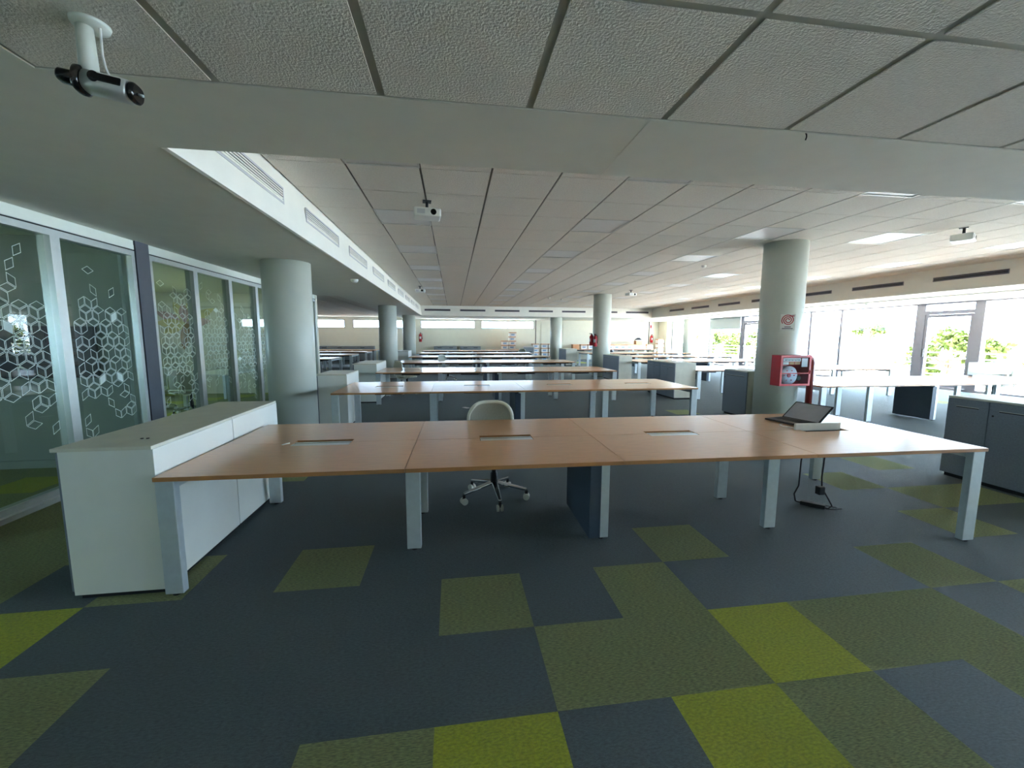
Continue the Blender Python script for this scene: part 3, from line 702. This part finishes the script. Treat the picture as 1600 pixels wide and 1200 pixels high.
# ================================================================== SMALL THINGS ON / UNDER DESKS
# laptop
t = thing('laptop', 'open black laptop turned sideways with its screen leaning back on the nearest desk', 'laptop', (3.385,1.965,H), math.radians(-78))
MB('black').box(-.18,.18,-.23,0,.0015,.018).build('base', t, bevel=.004)
MB('gap_dark').box(-.15,.15,-.14,-.03,.018,.0195).build('keyboard', t)
lid = MB('black').box(-.18,.18,0,.012,0,.24).build('lid', t, bevel=.004); lid.location=(0,.002,.014); lid.rotation_euler=(math.radians(-52),0,0)
MB('display_reflection').box(-.165,.165,-.0015,-.0002,.012,.225).build('display', lid)
tag(MB('white_plastic').tube([(3.13,1.88,H+.004),(3.07,1.85,H+.004),(3.05,1.78,H+.004),(3.09,1.71,H+.004),(3.14,1.69,H+.004)],.0035,n=6).build('charging_cable'),'thin white cable curling from the laptop across the desk','cable')
t = thing('power_adapter', 'black laptop power adapter with its cords on the carpet under the nearest desk', 'power adapter', (0,0,0))
MB('black').prism([(3.24,1.73,.004),(3.28,1.76,.004),(3.41,1.63,.004),(3.37,1.60,.004)],(0,0,.035)).build('brick', t, bevel=.004)
MB('black').tube([(3.46,1.95,.60),(3.43,1.93,.5),(3.38,1.9,.36),(3.36,1.88,.25),(3.30,1.82,.15),(3.22,1.78,.09),(3.22,1.76,.03),(3.25,1.74,.02)],.0065,n=8).build('output_cord', t)
MB('black').tube([(3.33,1.60,.60),(3.34,1.62,.5),(3.33,1.62,.3),(3.35,1.63,.2),(3.42,1.63,.1),(3.45,1.61,.03),(3.40,1.60,.012),(3.38,1.61,.015)],.0065,n=8).build('mains_cord', t)
MB('black').box(3.30,3.36,1.60,1.65,.14,.215).build('plug', t, bevel=.008)
MB('steel_dark').tube([(3.27,1.78,.012),(3.4,1.70,.01),(3.5,1.62,.01),(3.52,1.58,.01),(3.45,1.58,.008),(3.38,1.6,.01)],.004,n=6).build('spare_loop', t)
tag(MB('paper').box(-.05,.05,-.09,.09,0,.003).build('paper_card'),'small white card lying on the carpet between the second and third desks','paper')
bpy.data.objects['paper_card'].location=(.35,7.3,.001); bpy.data.objects['paper_card'].rotation_euler=(0,0,.6)
tag(MB('white_plastic').tube([(-.03,0,0),(.03,0,0)],.004,n=8).build('white_clip'),'tiny white stick beside the left cable flap on the nearest desk','clip')
bpy.data.objects['white_clip'].location=(-1.15,1.70,H+.0045); bpy.data.objects['white_clip'].rotation_euler=(0,0,.9)
t = thing('desk_screen', 'pale grey privacy screen standing at the right end of the nearest window-bay desk', 'desk screen', (10.9,5.72,H))
MB('screen_dark').box(0,1.15,0,.02,.03,.30).build('panel', t, bevel=.004)
for x_ in (.1,1.0): MB('leg_silver').box(x_,x_+.04,-.03,.05,.0,.03).build('clamp', t)

# ================================================================== ARCHIVE BOXES
def abox(lbl, loc, rz=0, grp=None, kind=0, s=(.42,.38,.27)):
    t = thing('archive_box', lbl, 'box', loc, rz, grp)
    x,y,z = s
    MB('box_white' if kind == 0 else 'cardboard').box(-x/2,x/2,-y/2,y/2,.001,z*.8).build('carton', t)
    MB('cardboard' if kind != 2 else 'box_white').box(-x/2-.006,x/2+.006,-y/2-.006,y/2+.006,z*.78,z-.004).build('lid', t)
    if kind == 0:
        MB('label_blue').box(-x*.3,x*.22,-y/2-.003,-y/2,z*.25,z*.5).build('label', t); MB('label_grey').box(-x*.3,x*.3,-y/2-.003,-y/2,z*.58,z*.66).build('printed_line', t)
    return t
GA='archive boxes stacked on the back table'
B0 = None
def addbox(x,y,z,lbl,grp,kind=0,rz=0,s=(.42,.38,.27)):
    return abox(lbl,(x,y,z),rz,grp,kind,s)
lv4=['bottom','second from the bottom','third from the bottom','top']
for q in range(2): addbox(3.36,24.7,H+.27*q,'%s archive box of the two-high stack left of the tall stack' % ('lower','upper')[q],GA,rz=.04*q)
for q in range(4): addbox(3.83+.03*(q%2),24.7,H+.27*q,'%s archive box of the four-high stack under the high windows' % lv4[q],GA,rz=.05*(q-1))
for q in range(4): addbox(5.37,24.75,.27*q,'%s archive box of the first floor stack left of the far column' % lv4[q],'archive boxes stacked on the floor',rz=.03*q)
for q in range(4): addbox(5.97,24.75,.27*q,'%s archive box of the second floor stack left of the far column' % lv4[q],'archive boxes stacked on the floor',rz=-.03*q)
for q in range(4): addbox(6.46,24.75,.27*q,'%s archive box of the third floor stack, partly behind the far column' % lv4[q],'archive boxes stacked on the floor',rz=.02*q)
rowx = [8.05,8.60,9.1,10.4,10.86,11.3,11.75,12.2,12.65]
for q,x_ in enumerate(rowx): addbox(x_,24.7,H,'%s box from the left in the row on the far wall table' % ORD[q],'archive boxes in a row on the far table',kind=1 if q==0 else 0,s=(.42,.38,.31))
for q in range(2): addbox(13.05+.3*0+.14,24.7,H+.0+.31*q,'%s box of the pair right of the row on the far table' % ('lower','upper')[q],'archive boxes in a row on the far table',s=(.4,.38,.31)) if q==0 else None
addbox(12.42,24.7,H+.311,'open box holding a dark bundle, on top of the row on the far table','archive boxes in a row on the far table',kind=2,s=(.44,.38,.3))
tag(MB('steel_dark').lathe([(.001,.16),(.08,.15),(.16,.09),(.24,.02),(.25,0)],n=20).build('dark_cap'),'dark bundled cap lying on the raised box at the far right','cap').location=(12.42,24.7,H+.611)
for q in range(5): addbox(14.0-.0,24.75,.28*q,'%s box of the right-hand stack beside the far windows' % ['bottom','second','third','fourth','top'][q],'boxes stacked at the right end of the far wall',s=(.42,.4,.28))
t = thing('framed_board', 'white-framed board with two dark prints leaning left of the floor stacks', 'picture frame', (4.42,23.6,.42))
b=MB('box_white'); b.box(0,.65,0,.03,0,.04).box(0,.65,0,.03,.46,.5).box(0,.04,0,.03,.04,.46).box(.61,.65,0,.03,.04,.46); b.build('frame', t)
MB('screen_grey').box(.04,.61,.01,.02,.04,.46).build('board', t); MB('text_dark').box(.15,.22,.007,.0098,.22,.3).build('print', t); MB('text_dark').box(.38,.5,.007,.0098,.22,.32).build('print', t)
t.location=(4.95,23.7,0); 
for ch_ in t.children: pass
t.location=(4.37,23.55,.0); t.scale=(1.1,1.1,1.9)

# ================================================================== OUTSIDE THINGS
t = thing('terrace_railing', 'pale horizontal-bar railing along the terrace outside the windows', 'railing', (17.9,0,-.06))
for q in range(5): MB('alu_white').box(0,.04,-6,38,.25+.2*q,.29+.2*q).build('rail', t)
for q in range(23): MB('alu_white').box(-.02,.06,-6+2*q,-5.94+2*q,0,1.1).build('post', t)
def tree(lbl, x, y, zc, rx, ry, rz_, n, seed):
    rnd = random.Random(seed); t = thing('leafy_tree', lbl, 'tree', (x,y,-3.4), 0, 'leafy trees beyond the terrace')
    b = MB('bark'); b.tube([(0,0,0),(.05,.05,(zc+3.4)*.5),(0,0,zc+3.4)],[.14,.1,.04],n=8)
    for q in range(7):
        a=q*.9; b.tube([(0,0,zc+3.4-rz_*.8+q*.1),(rx*.6*math.cos(a),ry*.6*math.sin(a),zc+3.4+rz_*.3*math.sin(q))],[.04,.015],n=6)
    b.build('trunk', t)
    f = MB('leaf'); cl=[(rnd.uniform(-1,1)*rx*.8,rnd.uniform(-1,1)*ry*.85,rnd.uniform(-1,1)*rz_*.8) for _ in range(16)]
    for _ in range(n):
        c=rnd.choice(cl); p=Vector((c[0]+rnd.gauss(0,.22)*rx*.6, c[1]+rnd.gauss(0,.22)*ry*.5, zc+3.4+c[2]+rnd.gauss(0,.22)*rz_*.6)); s_=rnd.uniform(.07,.14)
        u=Vector((rnd.gauss(0,1),rnd.gauss(0,1),rnd.gauss(0,1))).normalized(); v=u.cross(Vector((rnd.gauss(0,1),rnd.gauss(0,1),rnd.gauss(0,1)))).normalized()
        f.poly([p-u*s_,p+v*s_*.6,p+u*s_,p-v*s_*.6])
    f.build('foliage', t, fix=False)
TR = [(20.8,13.0,.9,1.1,2.1,.95,3500,'leafy tree seen through the near glass door'),(21.5,17.0,1.9,.6,.7,.3,350,'sparse branch top of a tree left of the near glass door'),
      (21,24.5,.9,1.1,2.4,1.1,3000,'leafy tree seen behind the hose column'),(23.5,31.5,1.0,1.2,2.3,1.3,3000,'leafy tree seen below the roller blind'),
      (23,38.0,1.0,1.2,2.6,1.4,1200,'leafy tree at the far left of the window view'),(20,8.2,.9,1.1,1.5,.8,1800,'leafy tree at the right edge of the window view')]
for q,(x,y,zc,rx,ry,rz_,n,l_) in enumerate(TR): tree(l_,x,y,zc,rx,ry,rz_,n,q+20)
